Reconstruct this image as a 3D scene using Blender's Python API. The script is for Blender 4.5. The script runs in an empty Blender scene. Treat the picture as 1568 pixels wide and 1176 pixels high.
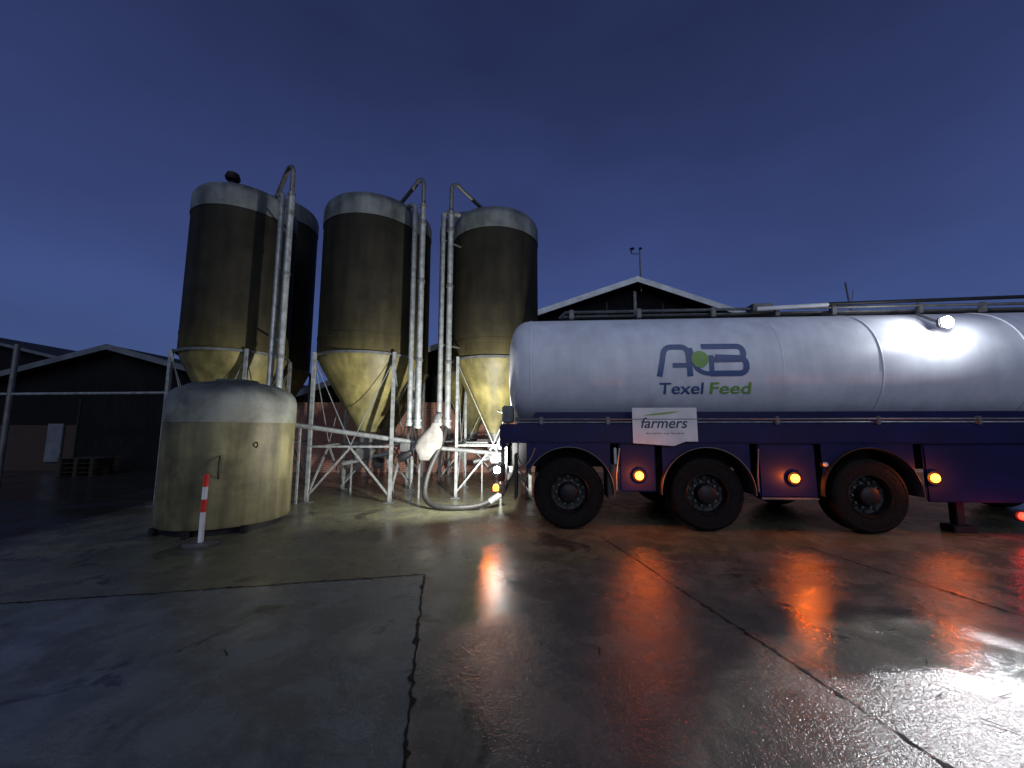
import bpy, bmesh, math, random
from mathutils import Vector, Matrix
random.seed(7)
scene=bpy.context.scene
col=scene.collection
R=math.radians

# ---------------- materials ----------------
def new_mat(name):
    m=bpy.data.materials.new(name); m.use_nodes=True
    nt=m.node_tree; b=nt.nodes['Principled BSDF']
    return m,nt,b
def mat(name,c1,c2=None,rough=.5,metal=0.,scale=4.,bump=0.,bscale=30.,stretch=(1,1,1),detail=4,coat=0.,spec=.5):
    m,nt,b=new_mat(name)
    c2=c2 or tuple(x*.6 for x in c1)
    tc=nt.nodes.new('ShaderNodeTexCoord'); mp=nt.nodes.new('ShaderNodeMapping')
    mp.inputs['Scale'].default_value=stretch
    nt.links.new(tc.outputs['Object'],mp.inputs['Vector'])
    n=nt.nodes.new('ShaderNodeTexNoise'); n.inputs['Scale'].default_value=scale; n.inputs['Detail'].default_value=detail
    nt.links.new(mp.outputs[0],n.inputs['Vector'])
    r=nt.nodes.new('ShaderNodeValToRGB'); r.color_ramp.elements[0].position=.32; r.color_ramp.elements[1].position=.68
    r.color_ramp.elements[0].color=(*c2,1); r.color_ramp.elements[1].color=(*c1,1)
    nt.links.new(n.outputs['Fac'],r.inputs[0]); nt.links.new(r.outputs[0],b.inputs['Base Color'])
    b.inputs['Roughness'].default_value=rough; b.inputs['Metallic'].default_value=metal
    b.inputs['Specular IOR Level'].default_value=spec
    if coat: b.inputs['Coat Weight'].default_value=coat
    if bump:
        n2=nt.nodes.new('ShaderNodeTexNoise'); n2.inputs['Scale'].default_value=bscale; n2.inputs['Detail'].default_value=3
        nt.links.new(mp.outputs[0],n2.inputs['Vector'])
        bp=nt.nodes.new('ShaderNodeBump'); bp.inputs['Strength'].default_value=bump; bp.inputs['Distance'].default_value=.02
        nt.links.new(n2.outputs['Fac'],bp.inputs['Height']); nt.links.new(bp.outputs[0],b.inputs['Normal'])
    return m
def emis(name,c,s):
    m,nt,b=new_mat(name)
    b.inputs['Base Color'].default_value=(*c,1)
    b.inputs['Emission Color'].default_value=(*c,1); b.inputs['Emission Strength'].default_value=s
    return m
def zmat(name,stops,zmin,zmax,rough=.55,streak=.5,ss=(3.2,3.2,.45),blotch=.5,bump=.15,spec=.5):
    """albedo by height with vertical run-off streaks and blotchy dirt"""
    m,nt,b=new_mat(name)
    N=nt.nodes.new;L=nt.links.new
    tc=N('ShaderNodeTexCoord'); sp=N('ShaderNodeSeparateXYZ'); L(tc.outputs['Object'],sp.inputs[0])
    oi=N('ShaderNodeObjectInfo'); va=N('ShaderNodeVectorMath'); va.operation='ADD'; L(tc.outputs['Object'],va.inputs[0]); L(oi.outputs['Location'],va.inputs[1])
    n0=N('ShaderNodeTexNoise'); n0.inputs['Scale'].default_value=1.6; n0.inputs['Detail'].default_value=6; n0.inputs['Roughness'].default_value=.65
    L(va.outputs[0],n0.inputs['Vector'])
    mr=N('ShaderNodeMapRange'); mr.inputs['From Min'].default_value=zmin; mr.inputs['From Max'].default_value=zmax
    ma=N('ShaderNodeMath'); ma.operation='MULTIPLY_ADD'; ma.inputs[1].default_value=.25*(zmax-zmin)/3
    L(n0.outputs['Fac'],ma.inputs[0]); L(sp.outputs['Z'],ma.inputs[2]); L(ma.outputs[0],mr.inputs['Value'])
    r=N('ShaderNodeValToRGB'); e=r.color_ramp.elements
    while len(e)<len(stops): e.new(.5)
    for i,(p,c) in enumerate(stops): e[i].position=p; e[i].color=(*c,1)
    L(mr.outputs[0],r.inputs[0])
    mp=N('ShaderNodeMapping'); mp.inputs['Scale'].default_value=ss; L(va.outputs[0],mp.inputs['Vector'])
    n=N('ShaderNodeTexNoise'); n.inputs['Scale'].default_value=1.6; n.inputs['Detail'].default_value=6; L(mp.outputs[0],n.inputs['Vector'])
    m2=N('ShaderNodeMapRange'); m2.inputs['From Min'].default_value=.3; m2.inputs['From Max'].default_value=.7; m2.inputs['To Min'].default_value=1-streak; m2.inputs['To Max'].default_value=1.15 if streak>.2 else 1.03
    L(n.outputs['Fac'],m2.inputs['Value'])
    m3=N('ShaderNodeMapRange'); m3.inputs['From Min'].default_value=.35; m3.inputs['From Max'].default_value=.6; m3.inputs['To Min'].default_value=1-blotch; m3.inputs['To Max'].default_value=1.02
    L(n0.outputs['Fac'],m3.inputs['Value'])
    mm=N('ShaderNodeMath'); mm.operation='MULTIPLY'; L(m2.outputs[0],mm.inputs[0]); L(m3.outputs[0],mm.inputs[1])
    mx=N('ShaderNodeMix'); mx.data_type='RGBA'; mx.blend_type='MULTIPLY'; mx.inputs[0].default_value=1
    L(r.outputs[0],mx.inputs[6]); L(mm.outputs[0],mx.inputs[7]); L(mx.outputs[2],b.inputs['Base Color'])
    b.inputs['Roughness'].default_value=rough; b.inputs['Specular IOR Level'].default_value=spec
    if bump:
        bp=N('ShaderNodeBump'); bp.inputs['Strength'].default_value=bump; bp.inputs['Distance'].default_value=.01
        L(n0.outputs['Fac'],bp.inputs['Height']); L(bp.outputs[0],b.inputs['Normal'])
    return m

M={}
M['galv']=mat('galvanised',(.30,.32,.33),(.15,.16,.165),rough=.45,metal=.3,scale=9,bump=.1)
M['galvd']=mat('galvanised_dull',(.13,.135,.14),(.07,.073,.078),rough=.5,metal=.3,scale=7)
M['white']=mat('white_paint',(.62,.63,.66),(.5,.51,.53),rough=.45,scale=5)
M['black']=mat('black_rubber',(.022,.022,.024),(.012,.012,.012),rough=.6,scale=20,bump=.2)
M['tyre']=mat('tyre',(.006,.006,.007),(.003,.003,.003),rough=.75,scale=15,bump=.3,spec=.15)
M['rim']=mat('rim',(.018,.018,.021),(.007,.007,.008),rough=.5,metal=.3,scale=12,spec=.3)
M['navy']=mat('navy_paint',(.008,.008,.066),(.005,.005,.038),rough=.45,scale=2,spec=.2)
M['dark']=mat('dark_steel',(.010,.010,.013),(.005,.005,.007),rough=.6,scale=8,spec=.25)
M['logo']=mat('logo_blue',(.040,.080,.23),(.035,.07,.2),rough=.4)
M['green']=mat('logo_green',(.17,.33,.06),(.15,.30,.05),rough=.4)
M['boards']=mat('dark_boards',(.009,.009,.011),(.004,.004,.005),rough=.9,scale=3,stretch=(14,1,.5),bump=.6,bscale=3,spec=.1)
M['roof']=mat('roof_sheet',(.018,.020,.028),(.010,.011,.015),rough=.8,scale=3,stretch=(8,1,1),bump=.3,spec=.2)
M['fascia']=mat('fascia_white',(.66,.69,.74),(.42,.44,.47),rough=.5,scale=3)
M['fasciad']=mat('fascia_shaded',(.10,.115,.15),(.055,.065,.08),rough=.6,scale=3)  # white fascia darkened, low light at the left barns painted into its colour
M['amber']=emis('amber_lens',(1,.19,.015),16)
M['wlamp']=emis('lamp_lens',(1,.97,.9),110)
M['red']=emis('red_lens',(1,.02,.01),9)
M['redp']=mat('red_paint',(.6,.03,.02),(.45,.02,.015),rough=.35)
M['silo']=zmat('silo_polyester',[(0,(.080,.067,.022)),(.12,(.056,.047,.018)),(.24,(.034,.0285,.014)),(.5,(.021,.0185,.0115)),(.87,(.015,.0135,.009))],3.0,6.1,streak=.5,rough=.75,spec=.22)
M['band']=zmat('silo_band',[(0,(.11,.13,.135)),(.4,(.15,.17,.18)),(1,(.09,.11,.12))],6.0,6.9,streak=.5,spec=.3)
M['cone']=zmat('silo_cone',[(0,(.17,.155,.075)),(.6,(.26,.225,.080)),(1,(.19,.165,.060))],1.3,3.1,streak=.5)
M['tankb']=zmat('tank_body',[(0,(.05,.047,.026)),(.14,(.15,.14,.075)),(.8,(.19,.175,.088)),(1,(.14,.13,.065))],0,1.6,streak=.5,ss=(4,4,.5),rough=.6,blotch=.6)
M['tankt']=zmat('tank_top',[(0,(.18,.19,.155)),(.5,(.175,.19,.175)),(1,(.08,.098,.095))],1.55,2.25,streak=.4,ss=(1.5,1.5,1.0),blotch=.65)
M['bag']=mat('bag_fabric',(.22,.215,.205),(.13,.127,.12),rough=.9,scale=6,bump=.6,bscale=14)
M['wood']=mat('twig',(.012,.009,.007),rough=.9)
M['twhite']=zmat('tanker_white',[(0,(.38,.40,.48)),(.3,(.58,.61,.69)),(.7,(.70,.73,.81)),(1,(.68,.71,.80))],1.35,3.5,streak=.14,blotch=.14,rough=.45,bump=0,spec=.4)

def brick(name,c1,c2,c3):
    m,nt,b=new_mat(name); N=nt.nodes.new;L=nt.links.new
    tc=N('ShaderNodeTexCoord'); mp=N('ShaderNodeMapping'); mp.inputs['Rotation'].default_value=(R(90),0,0)
    L(tc.outputs['Object'],mp.inputs['Vector'])
    t=N('ShaderNodeTexBrick'); t.inputs['Color1'].default_value=(*c1,1); t.inputs['Color2'].default_value=(*c2,1)
    t.inputs['Mortar'].default_value=(*c3,1); t.inputs['Scale'].default_value=1.; t.inputs['Brick Width'].default_value=.22; t.inputs['Row Height'].default_value=.068; t.inputs['Mortar Size'].default_value=.008
    L(mp.outputs[0],t.inputs['Vector'])
    n=N('ShaderNodeTexNoise'); n.inputs['Scale'].default_value=2; n.inputs['Detail'].default_value=5; L(tc.outputs['Object'],n.inputs['Vector'])
    mx=N('ShaderNodeMix'); mx.data_type='RGBA'; mx.blend_type='MULTIPLY'; mx.inputs[0].default_value=.3
    L(t.outputs['Color'],mx.inputs[6]); L(n.outputs['Fac'],mx.inputs[7]); L(mx.outputs[2],b.inputs['Base Color'])
    b.inputs['Roughness'].default_value=.8
    return m
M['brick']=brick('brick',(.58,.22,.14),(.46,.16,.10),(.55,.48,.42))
M['brickd']=brick('brick_shaded',(.034,.013,.009),(.024,.010,.008),(.026,.022,.02))  # shaded copy of the brick: dim light on left barns put into its colours

def ground_mat():
    m,nt,b=new_mat('wet_concrete'); N=nt.nodes.new;L=nt.links.new
    tc=N('ShaderNodeTexCoord'); mp=N('ShaderNodeMapping'); mp.inputs['Rotation'].default_value=(0,0,R(-10.95))
    L(tc.outputs['Object'],mp.inputs['Vector'])
    sp=N('ShaderNodeSeparateXYZ'); L(mp.outputs[0],sp.inputs[0])
    def noise(s,d=4,rough=.55,dist=0):
        n=N('ShaderNodeTexNoise'); n.noise_dimensions='2D'; n.inputs['Scale'].default_value=s; n.inputs['Detail'].default_value=d; n.inputs['Roughness'].default_value=rough; n.inputs['Distortion'].default_value=dist
        L(tc.outputs['Object'],n.inputs['Vector']); return n.outputs['Fac']
    def rng(v,a,b_,c=0,d=1):
        r=N('ShaderNodeMapRange'); r.inputs['From Min'].default_value=a; r.inputs['From Max'].default_value=b_; r.inputs['To Min'].default_value=c; r.inputs['To Max'].default_value=d
        L(v,r.inputs['Value']); return r.outputs[0]
    def math_(op,a,bb):
        q=N('ShaderNodeMath'); q.operation=op
        for i,x in enumerate((a,bb)):
            if isinstance(x,(int,float)): q.inputs[i].default_value=x
            else: L(x,q.inputs[i])
        return q.outputs[0]
    def mix(f,a,bb,bt='MIX'):
        x=N('ShaderNodeMix'); x.data_type='RGBA'; x.blend_type=bt
        if isinstance(f,(int,float)): x.inputs[0].default_value=f
        else: L(f,x.inputs[0])
        for i,c in ((6,a),(7,bb)):
            if isinstance(c,tuple): x.inputs[i].default_value=(*c,1)
            else: L(c,x.inputs[i])
        return x.outputs[2]
    med=noise(2.6,6,.68,.3); fine=noise(95,2,.6); speck=noise(30,3,.7)
    right=rng(sp.outputs['X'],-.115,-.095)
    far=rng(sp.outputs['Y'],4.25,4.27)
    base=mix(right,(.125,.145,.14),(.135,.12,.095))
    base=mix(far,base,(.120,.122,.072))
    base=mix(rng(med,.64,.40,0,.6),base,(.050,.049,.042))
    base=mix(rng(speck,.58,.74,0,.35),base,(.23,.22,.20))
    base=mix(rng(noise(1.1,5,.7,.5),.61,.67,0,.75),base,(.022,.022,.02))
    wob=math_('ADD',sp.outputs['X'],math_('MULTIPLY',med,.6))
    left_shade=math_('MULTIPLY',rng(wob,-4.9,-5.5),rng(sp.outputs['Y'],4.5,5.0))  # light falloff at far left, painted into ground colour and specular
    base=mix(left_shade,base,(.025,.025,.025))
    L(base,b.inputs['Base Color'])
    pud=rng(noise(.6,4,.6,.3),.46,.60)
    r1=rng(med,.3,.7,.18,.34)
    rr=N('ShaderNodeMix'); rr.data_type='FLOAT'; L(pud,rr.inputs[0]); L(r1,rr.inputs[2]); rr.inputs[3].default_value=.10
    L(rr.outputs[0],b.inputs['Roughness'])
    L(rng(left_shade,0,1,.38,.15),b.inputs['Specular IOR Level'])
    h=math_('ADD',math_('MULTIPLY',fine,.5),math_('MULTIPLY',speck,.8))
    bp=N('ShaderNodeBump'); bp.inputs['Distance'].default_value=.008
    L(rng(pud,0,1,.6,.25),bp.inputs['Strength'])
    L(h,bp.inputs['Height']); L(bp.outputs[0],b.inputs['Normal'])
    return m
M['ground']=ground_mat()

# ---------------- mesh helpers ----------------
def empty(name,loc=(0,0,0),rz=0):
    o=bpy.data.objects.new(name,None); o.location=loc; o.rotation_euler=(0,0,rz); col.objects.link(o); return o
def obj(name,me,m,parent=None,smooth=False,loc=(0,0,0),rot=(0,0,0)):
    o=bpy.data.objects.new(name,me); col.objects.link(o)
    if m: me.materials.append(m)
    o.location=loc;o.rotation_euler=rot
    if parent: o.parent=parent
    if smooth:
        for p in me.polygons: p.use_smooth=True
    return o
def frompy(name,v,f):
    me=bpy.data.meshes.new(name); me.from_pydata([tuple(x) for x in v],[],f); me.update()
    bm=bmesh.new(); bm.from_mesh(me); bmesh.ops.recalc_face_normals(bm,faces=bm.faces); bm.to_mesh(me); bm.free(); return me
def box(name,lo,hi,m,parent=None,bev=.01,rot=None):
    lo=Vector(lo);hi=Vector(hi); c=(lo+hi)/2; s=hi-lo
    bm=bmesh.new(); bmesh.ops.create_cube(bm,size=1)
    for v in bm.verts: v.co=Vector((v.co.x*s.x,v.co.y*s.y,v.co.z*s.z))
    if bev: bmesh.ops.bevel(bm,geom=bm.edges[:],offset=min(bev,min(s)*.4),segments=2,affect='EDGES')
    me=bpy.data.meshes.new(name); bm.to_mesh(me); bm.free()
    return obj(name,me,m,parent,loc=c,rot=rot or (0,0,0))
def lathe(name,prof,m,parent=None,seg=64,loc=(0,0,0),rot=(0,0,0),smooth=True,sharp=35):
    v=[];f=[]
    n=len(prof)
    for i in range(seg):
        a=2*math.pi*i/seg
        for r,z in prof: v.append((r*math.cos(a),r*math.sin(a),z))
    for i in range(seg):
        j=(i+1)%seg
        for k in range(n-1): f.append((i*n+k,j*n+k,j*n+k+1,i*n+k+1))
    me=frompy(name,v,f)
    bm=bmesh.new(); bm.from_mesh(me); bmesh.ops.remove_doubles(bm,verts=bm.verts,dist=1e-5); bmesh.ops.recalc_face_normals(bm,faces=bm.faces); bm.to_mesh(me); bm.free()
    o=obj(name,me,m,parent,smooth,loc,rot)
    me.set_sharp_from_angle(angle=R(sharp))
    return o
def tube(name,pts,r,m,parent=None,smooth=False,res=10):
    cu=bpy.data.curves.new(name,'CURVE'); cu.dimensions='3D'; cu.bevel_depth=r; cu.bevel_resolution=3; cu.use_fill_caps=True
    s=cu.splines.new('NURBS' if smooth else 'POLY'); s.points.add(len(pts)-1)
    for p,q in zip(s.points,pts): p.co=(*q,1)
    if smooth: s.use_endpoint_u=True; s.order_u=3; s.resolution_u=res
    s.use_smooth=True
    o=bpy.data.objects.new(name,cu); col.objects.link(o); cu.materials.append(m)
    if parent:o.parent=parent
    return o
def bar(name,a,b,w,m,parent=None,w2=None):
    a=Vector(a);b=Vector(b);d=b-a;L=d.length; w2=w2 or w
    bm=bmesh.new(); bmesh.ops.create_cube(bm,size=1)
    for v in bm.verts: v.co=Vector((v.co.x*w,v.co.y*w2,v.co.z*L))
    me=bpy.data.meshes.new(name); bm.to_mesh(me); bm.free()
    o=obj(name,me,m,parent,loc=(a+b)/2); o.rotation_euler=d.to_track_quat('Z','Y').to_euler(); return o

# ---------------- ground ----------------
gm=frompy('ground',[(-400,-400,0),(400,-400,0),(400,400,0),(-400,400,0)],[(0,1,2,3)])
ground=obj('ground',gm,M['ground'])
jm=mat('joint_dark',(.010,.010,.009),(.022,.02,.016),rough=.7,scale=40,spec=.1)
d1=Vector((.982,.19,0)); d2=Vector((-.19,.982,0))
def joint(u0,v0,u1,v1,w=.011,wob=.006):
    A=d1*u0+d2*v0; B=d1*u1+d2*v1; L=(B-A).length; n=int(L/.03)+1
    d=(B-A).normalized(); p=Vector((-d.y,d.x,0)); v=[];f=[]; off=0
    for i in range(n+1):
        off=off*.93+random.gauss(0,wob*.35)
        ww=w*(.35+random.random()*.8) + (random.random()**10)*.03
        ww2=w*(.35+random.random()*.8) + (random.random()**10)*.025
        q=A+d*(L*i/n)+p*off
        v+= [tuple(q+p*ww+Vector((0,0,.004))),tuple(q-p*ww2+Vector((0,0,.004)))]
    for i in range(n): f.append((2*i,2*i+1,2*i+3,2*i+2))
    obj('expansion_joint',frompy('expansion_joint',v,f),jm,ground)
joint(-.105,-3,-.105,4.26,.0085,.009)
joint(2.27,-3,2.27,5.2,.006)
joint(-9,4.26,-.105,4.26,.009)
joint(4.64,-3,4.64,4.26,.006); joint(-2.9,-3,-2.9,1.5,.004)

# ---------------- silos ----------------
def silo(x,y,Rr,legs=True,dz=0.):
    e=empty('feed_silo',(x,y,0))
    zb,zt=3.08,6.05+dz
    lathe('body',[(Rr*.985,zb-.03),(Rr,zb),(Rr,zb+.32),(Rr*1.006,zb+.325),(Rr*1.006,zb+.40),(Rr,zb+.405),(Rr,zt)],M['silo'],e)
    lathe('top_dome',[(Rr*1.012,6.03),(Rr*1.016,6.05),(Rr*1.012,6.39),(Rr*.985,6.49),(Rr*.93,6.56),(Rr*.82,6.63),(Rr*.6,6.70),(Rr*.3,6.735),(.22,6.74),(.22,6.80),(0,6.81)],M['band'],e,sharp=60,loc=(0,0,dz))
    lathe('cone',[(Rr*.985,zb-.02),(Rr*.97,zb-.10),(Rr*.9,zb-.27),(.24,1.52),(.2,1.40),(.2,1.32),(0,1.32)],M['cone'],e,sharp=50)
    lathe('ring',[(Rr+.005,zb-.06),(Rr+.03,zb-.06),(Rr+.03,zb-.01),(Rr+.005,zb-.01)],M['galvd'],e)
    lathe('outlet',[(.0,1.05),(.16,1.05),(.17,1.33),(.24,1.33),(.24,1.37),(.1,1.37)],M['galvd'],e,seg=24)
    if legs:
        q=Rr*.76
        P=[(-q,-q),(q,-q),(q,q),(-q,q)]
        for i,(a,b) in enumerate(P):
            bar('leg_%d'%i,(a,b,0),(a,b,zb+.0),.062,M['galv'],e)
            box('foot_%d'%i,(a-.1,b-.1,0.004),(a+.1,b+.1,.024),M['galvd'],e,bev=.003)
        for i in range(4):
            a=P[i];b=P[(i+1)%4]; mx=((a[0]+b[0])/2,(a[1]+b[1])/2)
            bar('rail_%d'%i,(*a,1.12),(*b,1.12),.04,M['galv'],e)
            bar('brace_a%d'%i,(*a,.12),(mx[0],mx[1],1.1),.034,M['galv'],e)
            bar('brace_b%d'%i,(*b,.12),(mx[0],mx[1],1.1),.034,M['galv'],e)
            bar('tie_a%d'%i,(*a,zb-.15),(mx[0],mx[1],1.15),.012,M['galv'],e)
            bar('tie_b%d'%i,(*b,zb-.15),(mx[0],mx[1],1.15),.012,M['galv'],e)
    return e
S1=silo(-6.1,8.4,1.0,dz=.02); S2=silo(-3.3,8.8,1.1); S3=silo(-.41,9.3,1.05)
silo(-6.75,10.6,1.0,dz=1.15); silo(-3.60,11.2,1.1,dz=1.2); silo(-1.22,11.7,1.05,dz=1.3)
lathe('vent_cap',[(.05,6.75),(.05,7.0),(.13,7.0),(.15,7.05),(.12,7.15),(0,7.17)],M['dark'],S1,seg=20,loc=(-.15,-.35,0))

def pipes(s,px,py,px2,side,top=6.95,zlow=1.7):
    sx,sy=s.location.x,s.location.y
    x=px-sx;y=py-sy;x2=px2-sx
    tube('fill_pipe',[(x,y,zlow),(x,y,3),(x,y,top-.28),(x,y,top-.12),(x-side*.05,y+.03,top-.02),(x-side*.14,y+.08,top),(x-side*.24,y+.16,top-.08),(x-side*.8,y+.75,6.72)],.046,M['galvd'],s,smooth=False)
    tube('fill_pipe_outer',[(x,y,zlow+.1),(x,y,6.35)],.062,M['galv'],s)
    tube('vent_pipe',[(x2,y+.03,zlow),(x2,y+.03,6.28),(x2+side*-.1,y+.15,6.42),(x2-side*.3,y+.4,6.5)],.055,M['galv'],s)
    for z in (2.9,4.6,5.9,6.3):
        lathe('clamp',[(.063,-.03),(.078,-.03),(.078,.03),(.063,.03)],M['galvd'],s,seg=20,loc=(x,y,z))
    for z in (3.3,5.7):
        bar('bracket',(x2,y+.03,z),(x*.8,y*.85+.25,z),.03,M['galvd'],s)
    lathe('coupling',[(.05,-.06),(.085,-.06),(.085,.0),(.07,.01),(.07,.07),(.09,.08),(.09,.12),(.05,.12)],M['galv'],s,seg=24,loc=(x,y,zlow))
    lathe('coupling_b',[(.05,-.06),(.08,-.06),(.08,.0),(.065,.01),(.065,.07),(.05,.12)],M['galv'],s,seg=24,loc=(x2,y+.03,zlow+.05))
pipes(S1,-4.57,7.5,-4.77,1,top=6.97)
pipes(S2,-1.93,7.9,-2.11,1,top=6.95,zlow=1.55)
pipes(S3,-1.37,8.2,-1.55,-1,top=7.03,zlow=1.55)

def auger(a,b,r=.065):
    e=empty('screw_auger',a); a=Vector(a);b=Vector(b);d=b-a
    tube('auger_tube',[(0,0,0),tuple(d)],r,M['galv'],e)
    q=d*.93
    box('gear_motor',(q.x-.12,q.y-.12,q.z-.2),(q.x+.1,q.y+.1,q.z-.02),M['galvd'],e,bev=.03)
    lathe('motor',[(0,-.16),(.08,-.16),(.085,-.1),(.085,.1),(.06,.14),(0,.14)],M['dark'],e,seg=20,loc=(q.x,q.y-.02,q.z-.28),rot=(0,R(60),0))
    for t in (.1,.98):
        p=d*t; bar('auger_leg',(p.x,p.y,p.z),(p.x,p.y,-a.z+.0),.035,M['galv'],e)
    return e
auger((-4.55,7.85,1.58),(-2.0,8.05,1.20),.05)
auger((-2.2,8.5,1.12),(-.2,8.3,.95),.045)
for s in (S2,S3):
    e=empty('discharge_hopper',(s.location.x,s.location.y,0))
    box('hopper',(-.2,-.18,.78),(.2,.18,1.05),M['galvd'],e,bev=.04)
    box('motor_box',(.22,-.2,.62),(.42,.02,.84),M['dark'],e,bev=.03,rot=(0,R(25),0))
    tube('screw',[(-.5,0,.7),(.65,-.1,.95)],.05,M['galv'],e)
    bar('hopper_leg_a',(-.3,0,.75),(-.3,0,0),.03,M['galv'],e); bar('hopper_leg_b',(.5,-.1,.9),(.75,-.2,0),.03,M['galv'],e)

bag=empty('dust_bag',(-1.55,7.85,0))
prof=[(.0,1.62),(.07,1.6),(.08,1.52),(.15,1.42),(.2,1.25),(.19,1.1),(.11,.95),(.06,.86),(.0,.84)]
b=lathe('sleeve',prof,M['bag'],bag,seg=28)
for v in b.data.vertices:
    t=max(0,(1.6-v.co.z)); v.co.x=v.co.x*1.15-.35*t*(1 if v.co.x<0 else .5); v.co.y*=.6
    a=math.atan2(v.co.y,v.co.x); k=1+.07*math.sin(a*5+v.co.z*9); v.co.x*=k; v.co.y*=k
tube('neck',[(0,0,1.56),(.0,.1,1.72),(.02,.35,1.78)],.06,M['galv'],bag)
hose=empty('filling_hose',(0,0,0))
tube('hose',[(-1.38,8.1,1.5),(-1.39,7.95,1.3),(-1.5,7.8,1.0),(-1.66,7.7,.6),(-1.68,7.5,.2),(-1.45,7.3,.06),(-1.1,7.2,.055),(-.7,7.25,.06),(-.45,7.35,.12),(-.3,7.4,.2)],.052,M['black'],hose,smooth=True,res=12)
tube('hose_end',[(-.42,7.35,.13),(-.22,7.43,.25)],.062,M['galv'],hose)

# ---------------- small storage tank ----------------
T=empty('storage_tank',(-4.52,6.3,0)); r=.87
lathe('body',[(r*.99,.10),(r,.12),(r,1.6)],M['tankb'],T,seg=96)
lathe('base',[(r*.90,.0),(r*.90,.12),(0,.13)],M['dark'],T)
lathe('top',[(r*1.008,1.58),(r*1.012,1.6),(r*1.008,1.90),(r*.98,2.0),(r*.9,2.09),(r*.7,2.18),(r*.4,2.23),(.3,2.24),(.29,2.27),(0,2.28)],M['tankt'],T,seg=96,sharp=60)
for a in (200,235,275,320):
    aa=R(a); box('foot',(r*math.cos(aa)-.04,r*math.sin(aa)-.04,0),(r*math.cos(aa)+.04,r*math.sin(aa)+.04,.11),M['dark'],T)
for z0,aa in ((.95,R(297)),(1.25,R(325))):
    cx,cy=(r+.0)*math.cos(aa),(r)*math.sin(aa); h=.16 if z0<1 else .04
    tube('handle',[(cx,cy,z0-h),(cx*1.05,cy*1.05,z0-h*.6),(cx*1.05,cy*1.05,z0+h*.6),(cx,cy,z0+h)],.009,M['dark'],T,smooth=True)
box('latch',(-.92,-.15,.55),(-.84,.0,.95),M['dark'],T)

K=empty('marker_post',(-3.98,5.12,0)); 
box('base',(-.17,-.11,.0),(.17,.11,.045),M['galvd'],K,bev=.02)
zs=[.045,.26,.42,.58,.74,.9]
for i in range(5):
    box('band_%d'%i,(-.025,-.02,zs[i]+.001),(.025,.02,zs[i+1]),M['redp'] if i in(2,4) else M['white'],K,bev=.004)

# ---------------- tanker trailer ----------------
TR=empty('tanker_trailer',(-.05,5.95,0),R(-3.8))
a_,b_,n_=1.2,1.0,2.25; yc,zc=1.27,2.45
def sec(t,sa=1,sb=1):
    c,s=math.cos(t),math.sin(t)
    return (yc+a_*sa*math.copysign(abs(c)**(2/n_),c), zc+b_*sb*math.copysign(abs(s)**(2/n_),s))
LEN=9.9
stations=[(-.07,.0),(-.06,.35),(-.03,.62),(.02,.80),(.08,.89),(.15,.95),(.23,.985),(.32,1.0),(LEN,1.0),(LEN+.15,.94),(LEN+.28,.7),(LEN+.32,0.0)]
seg=72; v=[];f=[]
for x,s in stations:
    for i in range(seg):
        y,z=sec(2*math.pi*i/seg,s,s); v.append((x,y,z))
for k in range(len(stations)-1):
    for i in range(seg):
        j=(i+1)%seg; f.append((k*seg+i,k*seg+j,(k+1)*seg+j,(k+1)*seg+i))
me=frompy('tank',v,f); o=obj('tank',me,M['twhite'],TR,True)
def sidey(z,off=.006):
    t=min(.999,abs((z-zc)/b_)); return yc-a_*(1-t**n_)**(1/n_)-off
def hoop(x,w=.03,h=.006,m='twhite'):
    v=[];f=[]
    for xx,k in ((x,0),(x+.004,h),(x+w,h),(x+w+.004,0)):
        for i in range(seg):
            y,z=sec(2*math.pi*i/seg,1+k/a_,1+k/b_); v.append((xx,y,z))
    for k in range(3):
        for i in range(seg):
            j=(i+1)%seg; f.append((k*seg+i,k*seg+j,(k+1)*seg+j,(k+1)*seg+i))
    obj('weld_band',frompy('weld_band',v,f),M[m],TR,True)
for x in (.32,): hoop(x,.03,.006)
for x in (2.25,4.15): hoop(x,.012,.003)
for x in (5.55,7.6,8.9): hoop(x,.03,.008)
def LX(px): return 2.93+(px-1071)*.01003
def LZ(py): return 2.80-(py-527)*.0101
def ribbon(name,pts,w,m,off=.006,closed=False):
    P=[Vector((LX(x),LZ(y))) for x,y in pts]
    Q=[]
    for i in range(len(P)-1):
        n=max(1,int((P[i+1]-P[i]).length/.03))
        for k in range(n): Q.append(P[i].lerp(P[i+1],k/n))
    Q.append(P[-1]); v=[];f=[]
    for i,q in enumerate(Q):
        d=(Q[min(i+1,len(Q)-1)]-Q[max(i-1,0)]).normalized(); nn=Vector((-d.y,d.x))
        for s in(-1,0,1):
            c=q+nn*w/2*s; v.append((c.x,sidey(c.y,off),c.y))
    for i in range(len(Q)-1):
        for k in(0,1): f.append((3*i+k,3*i+k+1,3*i+k+4,3*i+k+3))
    obj(name,frompy(name,v,f),m,TR)
def rounded(pts,r=8):
    out=[pts[0]]
    for i in range(1,len(pts)-1):
        p=Vector(pts[i]);a=Vector(pts[i-1]);c=Vector(pts[i+1])
        da=(a-p);dc=(c-p); rr=min(r,da.length/2.05,dc.length/2.05)
        s=p+da.normalized()*rr; e=p+dc.normalized()*rr
        for k in range(7):
            t=k/6; out.append(tuple((1-t)**2*s+2*t*(1-t)*p+t*t*e))
    out.append(pts[-1]); return out
ribbon('logo_a_outer',rounded([(1010,578),(1019,532),(1054,532),(1056,578)],12),.085,M['logo'],.007)
ribbon('logo_a_bar',[(1030,561),(1054,561)],.07,M['logo'],.009)
ribbon('logo_a_leg',rounded([(1058,534),(1064,566),(1078,574),(1092,574)],10),.06,M['logo'],.011)
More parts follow.
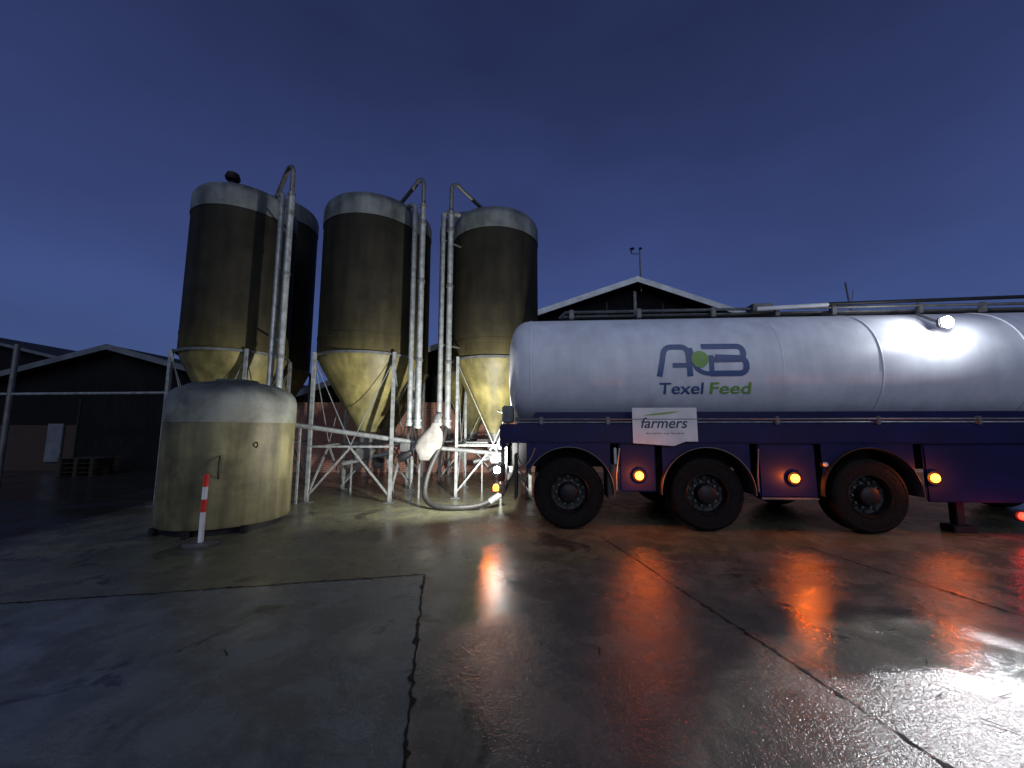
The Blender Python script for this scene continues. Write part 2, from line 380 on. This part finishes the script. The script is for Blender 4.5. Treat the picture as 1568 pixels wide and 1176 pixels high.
ribbon('logo_b_top',rounded([(1075,532),(1136,532),(1136,553),(1092,553)],12),.085,M['logo'],.007)
ribbon('logo_b_low',rounded([(1094,549),(1139,551),(1139,574),(1086,574)],12),.085,M['logo'],.010)
ribbon('logo_b_stem',[(1088,546),(1088,576)],.07,M['logo'],.0085)
v=[(LX(1071),sidey(LZ(552),.014),LZ(552))]; f=[]
for i in range(32):
    a=2*math.pi*i/32; z=LZ(552)+.13*math.sin(a); v.append((LX(1071)+.13*math.cos(a),sidey(z,.014),z))
for i in range(32): f.append((0,1+i,1+(i+1)%32))
obj('logo_dot',frompy('logo_dot',v,f),M['green'],TR)
def text(name,s,x0,x1,z0,h,m,surf=True,y=None,off=.008,bold=.0,shear=0,slope=0):
    cu=bpy.data.curves.new(name,'FONT'); cu.body=s; cu.size=1; cu.offset=bold; cu.shear=shear
    t=bpy.data.objects.new(name,cu); col.objects.link(t)
    bpy.context.view_layer.update()
    dg=bpy.context.evaluated_depsgraph_get(); me=bpy.data.meshes.new_from_object(t.evaluated_get(dg))
    bpy.data.objects.remove(t)
    xs=[v.co.x for v in me.vertices]; mn,mx=min(xs),max(xs)
    capn=.73
    bm=bmesh.new(); bm.from_mesh(me)
    for k in range(1,8):
        bmesh.ops.bisect_plane(bm,geom=bm.verts[:]+bm.edges[:]+bm.faces[:],plane_co=(0,-.2+k*.13,0),plane_no=(0,1,0))
    for v in bm.verts:
        X=x0+(v.co.x-mn)/(mx-mn)*(x1-x0); Z=z0+v.co.y*h/capn+slope*(X-x0)
        v.co=Vector((X,sidey(Z,off) if surf else y,Z))
    bm.to_mesh(me); bm.free()
    me.materials.clear()
    return obj(name,me,m,TR)
text('lettering_a','Texel',LX(1010),LX(1076),LZ(604),.175,M['logo'],bold=.012)
text('lettering_b','Feed',LX(1086),LX(1146),LZ(604),.175,M['green'],bold=.012)
sg=[(1.86,1.80),(2.80,1.80),(2.80,1.30),(2.62,1.30),(2.45,1.235),(1.86,1.275)]
v=[(x,-.03,z) for x,z in sg]+[(x,-.015,z) for x,z in sg]; n=len(sg)
obj('sign_board',frompy('sign_board',v,[tuple(range(n)),tuple(range(n,2*n))]+[(i,(i+1)%n,n+(i+1)%n,n+i) for i in range(n)]),M['white'],TR)
M['ink']=mat('sign_ink',(.02,.035,.08),(.018,.03,.07))
text('sign_lettering','farmers',1.98,2.66,1.50,.16,M['ink'],surf=False,y=-.034,bold=.012,shear=.25)
text('sign_small','the better way forward',2.05,2.60,1.41,.028,M['ink'],surf=False,y=-.034)
v=[];f=[]
for i in range(13):
    t=i/12; x=2.03+.5*t; z=1.69+.05*t**1.5; w=.016*math.sin(math.pi*t)**.7+.002
    v+=[(x,-.035,z+w),(x,-.035,z-w*.6)]
for i in range(12): f.append((2*i,2*i+1,2*i+3,2*i+2))
obj('sign_swoosh',frompy('sign_swoosh',v,f),M['green'],TR)

box('side_skirt',(-.08,.0,1.27),(LEN,.06,1.56),M['navy'],TR,bev=.02)
box('side_skirt_far',(-.08,2.48,1.27),(LEN,2.54,1.56),M['navy'],TR,bev=.02)
box('deck',(-.05,.065,1.40),(LEN,2.475,1.52),M['navy'],TR)
tube('side_rail',[(.1,-.02,1.63),(LEN,-.02,1.63)],.012,M['galvd'],TR)
tube('side_rail_b',[(.1,.03,1.585),(LEN,.03,1.585)],.012,M['galv'],TR)
for x in (.5,1.5,3.95,5.35,6.7,8.2): box('rail_bracket',(x-.03,-.03,1.55),(x+.03,.03,1.67),M['galvd'],TR)
for y in (.75,1.75): box('chassis_beam',(-.1,y,.85),(LEN,y+.1,1.38),M['dark'],TR)
box('saddle',(.4,.25,1.5),(LEN-.2,2.3,1.75),M['navy'],TR)
def wheel(x,yl,side=1,r=.53):
    e=empty('wheel',(x,yl,r)); e.parent=TR
    rot=(R(90),0,0)
    w=.38
    lathe('tyre',[(.30,-.19),(.40,-.19),(.49,-.185),(.52,-.16),(r,-.10),(r,.10),(.52,.16),(.49,.185),(.47,.192),(.46,.186),(.40,.19),(.31,.175),(.30,.0)],M['tyre'],e,rot=rot,loc=(0,w/2*side,0),sharp=25)
    lathe('rim',[(.31,.17),(.295,.185),(.285,.165),(.275,.10),(.26,.06),(.20,.04),(.15,.05),(.145,.10),(.13,.17),(.10,.19),(0,.195)],M['rim'],e,rot=rot,loc=(0,w/2*side,0),seg=48)
    for i in range(10):
        a=2*math.pi*i/10; lathe('stud',[(0,.095),(.016,.09),(.018,.03)],M['galvd'],e,seg=8,rot=rot,loc=(.18*math.cos(a),w/2*side,.18*math.sin(a)))
        lathe('rim_hole',[(0,.075),(.028,.074),(.030,.05)],M['black'],e,seg=10,rot=rot,loc=(.235*math.cos(a+.3),w/2*side,.235*math.sin(a+.3)))
WX=(.9,2.92,5.18)
for x in WX:
    wheel(x,.02); wheel(x,2.14)
    tube('axle',[(x,.3,.53),(x,2.3,.53)],.07,M['dark'],TR)
    for yy,nm in ((-.02,'near'),(2.1,'far')):
        v=[];f=[]
        N=28
        for i in range(N+1):
            t=R(-2)+ (R(184))*i/N
            for rr,y in ((.655,yy),(.665,yy),(.665,yy+.45),(.655,yy+.45),(.60,yy),(.60,yy+.005)):
                v.append((x+rr*math.cos(t),y,.55+rr*math.sin(t)))
        for i in range(N):
            a=i*6;b=a+6
            f+=[(a+1,a+2,b+2,b+1),(a,a+3,b+3,b),(a,a+1,b+1,b)]
        obj('mudguard_'+nm,frompy('mudguard',v,f),M['dark'],TR,True)
        tube('mudguard_edge_'+nm,[(x+.665*math.cos(R(-2)+R(184)*i/N),yy,.55+.665*math.sin(R(-2)+R(184)*i/N)) for i in range(N+1)],.007,M['galvd'] if x<4 else M['rim'],TR)
    box('air_bellow',(x+.1,.5,.5),(x+.4,.8,.9),M['dark'],TR,bev=.06)
    for s in (-1,1):
        v=[];f=[]
        for i in range(13):
            t=R(90-s*70*i/12); v+=[(x+.67*math.cos(t),.03,.55+.67*math.sin(t)),(x+.67*math.cos(t),.03,1.275)]
        for i in range(12): f.append((2*i,2*i+1,2*i+3,2*i+2))
        obj('arch_panel',frompy('arch_panel',v,f),M['navy'],TR)
box('panel_a',(1.66,.02,.56),(2.19,.07,1.265),M['navy'],TR,bev=.02)
box('panel_b',(3.66,.02,.50),(4.46,.07,1.265),M['navy'],TR,bev=.02)
box('panel_c',(5.93,.02,.46),(7.9,.07,1.265),M['navy'],TR,bev=.02)
box('side_guard',(3.66,-.0,.47),(4.46,.03,.50),M['galvd'],TR)
box('flap_a',(1.48,.03,.45),(1.60,.4,.95),M['black'],TR)
box('flap_b',(1.60,.1,.95),(1.64,.14,1.2),M['white'],TR)
tube('stay_a',[(1.60,-.01,.58),(1.60,.0,.80),(1.66,.0,1.2)],.012,M['galv'],TR)
tube('stay_b',[(3.62,-.01,.58),(3.62,.0,.80),(3.66,.0,1.2)],.012,M['galvd'],TR)
box('landing_leg',(6.5,.25,.1),(6.62,.37,.9),M['dark'],TR); box('landing_foot',(6.4,.2,.0),(6.72,.42,.1),M['dark'],TR)
box('landing_leg_b',(6.5,2.1,.1),(6.62,2.22,.9),M['dark'],TR)
def lamp(x,z,m,y=-.015,r=.042,power=0,c=(1,.17,.010)):
    lathe('lamp_housing',[(0,-.02),(r*1.5,-.02),(r*1.5,.015),(r*1.1,.02),(0,.02)],M['dark'],TR,seg=24,rot=(R(90),0,0),loc=(x,y+.005,z))
    lathe('lamp_lens',[(r,.0),(r,.015),(r*.7,.035),(0,.042)],m,TR,seg=24,rot=(R(90),0,0),loc=(x,y-.016,z))
    if power:
        l=bpy.data.lights.new('lamp_light','POINT'); l.energy=power; l.color=c; l.shadow_soft_size=.03
        lo=bpy.data.objects.new('lamp_light',l); lo.location=(x,y-.10,z); lo.parent=TR; col.objects.link(lo)
lamp(1.93,.80,M['amber'],r=.06,power=17); lamp(4.12,.78,M['amber'],r=.06,power=16); lamp(6.0,.80,M['amber'],r=.06,power=13)
lamp(4.55,.98,M['white'],r=.03)
lamp(7.05,.30,M['red'],y=-.02,r=.05,power=4,c=(1,.03,.02))

box('rear_bumper',(-.16,.05,.50),(-.06,2.5,.62),M['galvd'],TR)
box('rear_crossmember',(-.14,.0,1.2),(-.04,2.54,1.56),M['navy'],TR,bev=.02)
for y in(.12,.6,1.9,2.35): box('rear_post',(-.13,y,.6),(-.07,y+.06,1.22),M['galvd'],TR)
box('lamp_cluster',(-.18,.08,.68),(-.08,.42,.92),M['dark'],TR)
box('rear_flap',(.08,.05,.42),(.12,.45,1.1),M['black'],TR)
tube('outlet_pipe',[(.1,1.3,1.5),(-.12,1.3,1.45),(-.24,1.3,1.3),(-.24,1.3,1.1)],.07,M['galvd'],TR,smooth=True)
tube('cable_a',[(-.15,.5,1.4),(-.25,.5,1.2),(-.25,.6,1.1),(-.16,.7,1.0)],.013,M['black'],TR,smooth=True)
tube('cable_b',[(.15,-.03,1.3),(.12,-.05,1.0),(.3,-.05,.9),(.4,-.03,1.2)],.012,M['galvd'],TR,smooth=True)
tube('rear_rung',[(-.16,.3,1.75),(-.2,.3,1.78),(-.2,.8,1.78),(-.16,.8,1.75)],.014,M['galv'],TR)
box('rear_box',(-.12,.15,1.58),(.05,.5,1.85),M['galvd'],TR,bev=.02)
lathe('rear_amber',[(0,-.05),(.04,-.05),(.045,.0),(.03,.04),(0,.05)],M['amber'],TR,seg=20,loc=(-.2,.06,.60))
lathe('rear_amber_b',[(0,-.03),(.025,-.03),(.03,.0),(.02,.03),(0,.03)],M['amber'],TR,seg=20,loc=(-.2,.2,.58))
lathe('rear_work_lamp',[(0,-.05),(.05,-.05),(.06,.0),(.05,.04),(0,.05)],M['wlamp'],TR,seg=24,loc=(-.18,.12,.86))
def light(name,kind,loc,power,c,size=.05,parent=None,target=None,angle=None,blend=.3):
    l=bpy.data.lights.new(name,kind); l.energy=power; l.color=c; l.shadow_soft_size=size
    o=bpy.data.objects.new(name,l); col.objects.link(o); o.location=loc
    if parent:o.parent=parent
    if target is not None:
        wl=Vector(loc); o.rotation_euler=(Vector(target)-wl).to_track_quat('-Z','Y').to_euler()
    if angle: l.spot_size=R(angle); l.spot_blend=blend
    return o
light('rear_amber_light','POINT',(-.3,.02,.58),10,(1,.18,.012),.03,TR)
light('rear_work_light','SPOT',(-.34,.12,1.02),1050,(1,.98,.88),.05,TR,target=(-3.6,4.9,3.2),angle=168,blend=.75)
tube('top_rail',[(.85,.85,3.46),(.95,.75,3.53),(LEN-.3,.75,3.53)],.026,M['galvd'],TR)
tube('top_rail_b',[(.9,1.7,3.54),(LEN-.3,1.7,3.54)],.022,M['galvd'],TR)
box('walkway',(.9,.8,3.46),(LEN-.3,1.65,3.49),M['galvd'],TR)
for i in range(8):
    x=1.2+i*1.1+random.uniform(-.2,.2); box('rail_clip',(x-.04,.72,3.40),(x+.04,.8,3.57),M['galvd'],TR)
for x in (1.6,3.3,4.2,6.0,7.7):
    lathe('manhole',[(.27,3.42),(.27,3.53),(.24,3.56),(0,3.58)],M['galvd'],TR,seg=32,loc=(x,1.27,0))
tube('discharge_boom',[(4.15,.66,3.50),(5.3,.66,3.55)],.035,M['white'],TR)
tube('discharge_boom_b',[(5.25,.70,3.57),(LEN,.70,3.66)],.03,M['dark'],TR)
box('top_box',(4.1,.66,3.47),(4.45,.9,3.6),M['galvd'],TR)
box('work_lamp_housing',(6.38,.02,2.98),(6.58,.10,3.12),M['dark'],TR,bev=.02)
bar('work_lamp_bracket',(6.48,.1,3.05),(6.48,.45,3.3),.03,M['galvd'],TR)
lathe('work_lamp_lens',[(0,.0),(.085,.0),(.085,.01),(.06,.03),(0,.035)],M['wlamp'],TR,seg=24,rot=(R(90),0,0),loc=(6.48,.02,3.05))
light('work_light_glow','POINT',(6.42,-.12,3.06),55,(.95,.97,1),.05,TR)
light('work_light_beam','SPOT',(6.45,-.12,3.02),1250,(.93,.95,1),.05,TR,target=(2.62,-3.6,0),angle=18.5,blend=.4)
box('cab',(LEN+.5,.1,.9),(LEN+2.6,2.45,3.4),M['navy'],TR,bev=.15)
box('cab_window',(LEN+1.0,.085,2.2),(LEN+2.2,.11,3.0),M['black'],TR,bev=.02)
wheel(LEN-.6,.02); wheel(LEN+2.0,.02); wheel(LEN-.6,2.14); wheel(LEN+2.0,2.14)

# ---------------- barns ----------------
def barn(px,pz,slope,hw,y0,depth,bz,brick='brick',fas='fascia'):
    e=empty('barn',(px,y0,0)); ez=pz-slope*hw
    v=[(-hw,0,bz),(hw,0,bz),(hw,0,ez),(0,0,pz),(-hw,0,ez)]; v+=[(x,depth,z) for x,_,z in v]
    obj('upper_wall',frompy('upper_wall',v,[(0,1,2,3,4),(5,6,7,8,9),(0,5,6,1),(1,6,7,2),(0,5,9,4)]),M['boards'],e)
    box('brick_wall',(-hw+.1,-.06,0),(hw-.1,depth,bz),M[brick],e,bev=0)
    for s in(-1,1):
        o=.45
        A=Vector((0,-o,pz+.1));B=Vector((s*(hw+.5),-o,ez+.1-slope*.5))
        v=[A,B,B+Vector((0,depth+2*o,0)),A+Vector((0,depth+2*o,0))]; v+=[q+Vector((0,0,.12)) for q in v]
        obj('roof_side',frompy('roof_side',v,[(0,1,2,3),(4,5,6,7),(0,1,5,4),(1,2,6,5),(2,3,7,6),(3,0,4,7)]),M['roof'],e)
        q=[A+Vector((0,-.03,-.06)),B+Vector((0,-.03,-.06)),B+Vector((0,-.03,.14)),A+Vector((0,-.03,.14))]; q2=[x+Vector((0,.025,0)) for x in q]
        obj('fascia',frompy('fascia',q+q2,[(0,1,2,3),(4,5,6,7),(0,1,5,4),(3,2,6,7)]),M[fas],e)
    return e
B1=barn(4.38,6.52,.345,12.2,13.4,22,2.38)
for x in range(-11,12): box('batten',(x*1.0-.03,-.05,2.4),(x*1.0+.03,-.002,6.3-.345*abs(x)),M['dark'],B1,bev=0)
box('king_post',(-.05,-.12,5.4),(.05,-.02,6.35),M['galvd'],B1)
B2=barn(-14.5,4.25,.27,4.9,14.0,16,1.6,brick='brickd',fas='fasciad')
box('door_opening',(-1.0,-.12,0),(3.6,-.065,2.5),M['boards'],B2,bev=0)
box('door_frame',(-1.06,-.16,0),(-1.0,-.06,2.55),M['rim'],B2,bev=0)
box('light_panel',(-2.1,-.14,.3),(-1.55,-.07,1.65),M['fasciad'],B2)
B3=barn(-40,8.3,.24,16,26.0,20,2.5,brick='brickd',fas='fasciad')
W=empty('weather_vane',(4.58,13.2,0)); tube('mast',[(0,0,6.3),(0,0,7.85)],.025,M['galvd'],W)
tube('crossbar',[(-.28,0,7.7),(.02,0,7.7)],.016,M['galvd'],W); tube('arm',[(-.28,0,7.7),(-.34,0,7.92)],.02,M['dark'],W)
lathe('cups',[(0,-.04),(.05,-.03),(.06,.0),(.03,.04),(0,.05)],M['dark'],W,seg=16,loc=(.03,0,7.9)); lathe('cups',[(0,-.04),(.06,-.03),(.06,.02),(0,.04)],M['dark'],W,seg=16,loc=(-.25,0,7.9))
A=empty('antenna',(13.2,14.6,0)); tube('mast',[(0,0,3),(0,0,6.1),(-.1,0,7.2)],.03,M['galvd'],A); tube('whip',[(.0,0,6.0),(.18,0,6.9)],.012,M['galvd'],A)
tube('mast_stay',[(0,0,6.2),(-.25,0,6.2)],.012,M['galvd'],A)

F=empty('yard_fence',(-10.45,8.0,0))
tube('post',[(0,0,0),(0,0,3.25)],.05,M['galvd'],F); tube('top_rail',[(0,0,2.2),(3.6,-.3,2.2)],.028,M['galv'],F); tube('post_b',[(-3.5,0,0),(-3.5,0,3.25)],.05,M['galvd'],F); tube('top_rail_b',[(0,0,2.2),(-3.5,0,2.2)],.028,M['galv'],F)

P=empty('pallet_stack',(-13.6,12.6,0))
for i in range(4):
    for k in range(5): box('board',(-.6+k*.25,-.4,.14*i+.11),(-.4+k*.25,.4,.14*i+.13),M['wood'],P,bev=0)
    for k in(-.55,-.05,.45): box('block',(k,-.4,.14*i),(k+.1,.4,.14*i+.108),M['wood'],P,bev=0)

v=[];f=[]
for i in range(34):
    x=random.uniform(-2.5,3.5);y=random.uniform(1.8,5.2);a=random.uniform(0,3.14);l=random.uniform(.02,.07)
    dx,dy=math.cos(a)*l,math.sin(a)*l; nx,ny=-math.sin(a)*.004,math.cos(a)*.004; k=len(v)
    v+=[(x-dx+nx,y-dy+ny,.006),(x-dx-nx,y-dy-ny,.006),(x+dx*.9-nx,y+dy-ny,.012),(x+dx+nx,y+dy+ny,.012)]; f.append((k,k+1,k+2,k+3))
obj('ground_debris',frompy('ground_debris',v,f),M['wood'])

# ---------------- world ----------------
w=bpy.data.worlds.new('World'); scene.world=w; w.use_nodes=True; nt=w.node_tree; N=nt.nodes.new;L=nt.links.new
bg=nt.nodes['Background']
tc=N('ShaderNodeTexCoord'); sp=N('ShaderNodeSeparateXYZ'); L(tc.outputs['Generated'],sp.inputs[0])
r=N('ShaderNodeValToRGB'); e=r.color_ramp.elements
for p in range(2): e.new(.5)
for i,(p,c) in enumerate([(0,(.044,.078,.200)),(.24,(.046,.074,.222)),(.45,(.034,.050,.160)),(.72,(.017,.025,.080))]): e[i].position=p; e[i].color=(*c,1)
L(sp.outputs['Z'],r.inputs[0])
n=N('ShaderNodeTexNoise'); n.inputs['Scale'].default_value=2.2; n.inputs['Detail'].default_value=5
mpw=N('ShaderNodeMapping'); mpw.inputs['Scale'].default_value=(1,1,2.2); L(tc.outputs['Generated'],mpw.inputs['Vector'])
L(mpw.outputs[0],n.inputs['Vector'])
mr=N('ShaderNodeMapRange'); mr.inputs['From Min'].default_value=.3; mr.inputs['From Max'].default_value=.7; mr.inputs['To Min'].default_value=.87; mr.inputs['To Max'].default_value=1.13; L(n.outputs['Fac'],mr.inputs['Value'])
mx=N('ShaderNodeMix'); mx.data_type='RGBA'; mx.blend_type='MULTIPLY'; mx.inputs[0].default_value=1; L(r.outputs[0],mx.inputs[6]); L(mr.outputs[0],mx.inputs[7])
sky=N('ShaderNodeTexSky'); sky.sky_type='NISHITA'; sky.sun_disc=False; sky.sun_elevation=R(28); sky.sun_rotation=R(200)
mx2=N('ShaderNodeMix'); mx2.data_type='RGBA'; mx2.blend_type='ADD'; mx2.inputs[0].default_value=.002; L(mx.outputs[2],mx2.inputs[6]); L(sky.outputs[0],mx2.inputs[7])
L(mx2.outputs[2],bg.inputs['Color']); bg.inputs['Strength'].default_value=1.
s=bpy.data.lights.new('sun','SUN'); s.energy=.82; s.angle=R(50); s.color=(.84,.91,1)
so=bpy.data.objects.new('sun',s); col.objects.link(so); so.rotation_euler=(Vector((-.1,.9,-.5))).to_track_quat('-Z','Y').to_euler()

c=bpy.data.cameras.new('camera'); co=bpy.data.objects.new('camera',c); col.objects.link(co); scene.camera=co
co.location=(0,0,1.5); co.rotation_euler=(R(96.5),0,0); c.sensor_width=36; c.lens=36*590/1568; c.clip_start=.05; c.clip_end=1500
scene.view_settings.view_transform='Standard'; scene.view_settings.look='None'; scene.view_settings.exposure=0
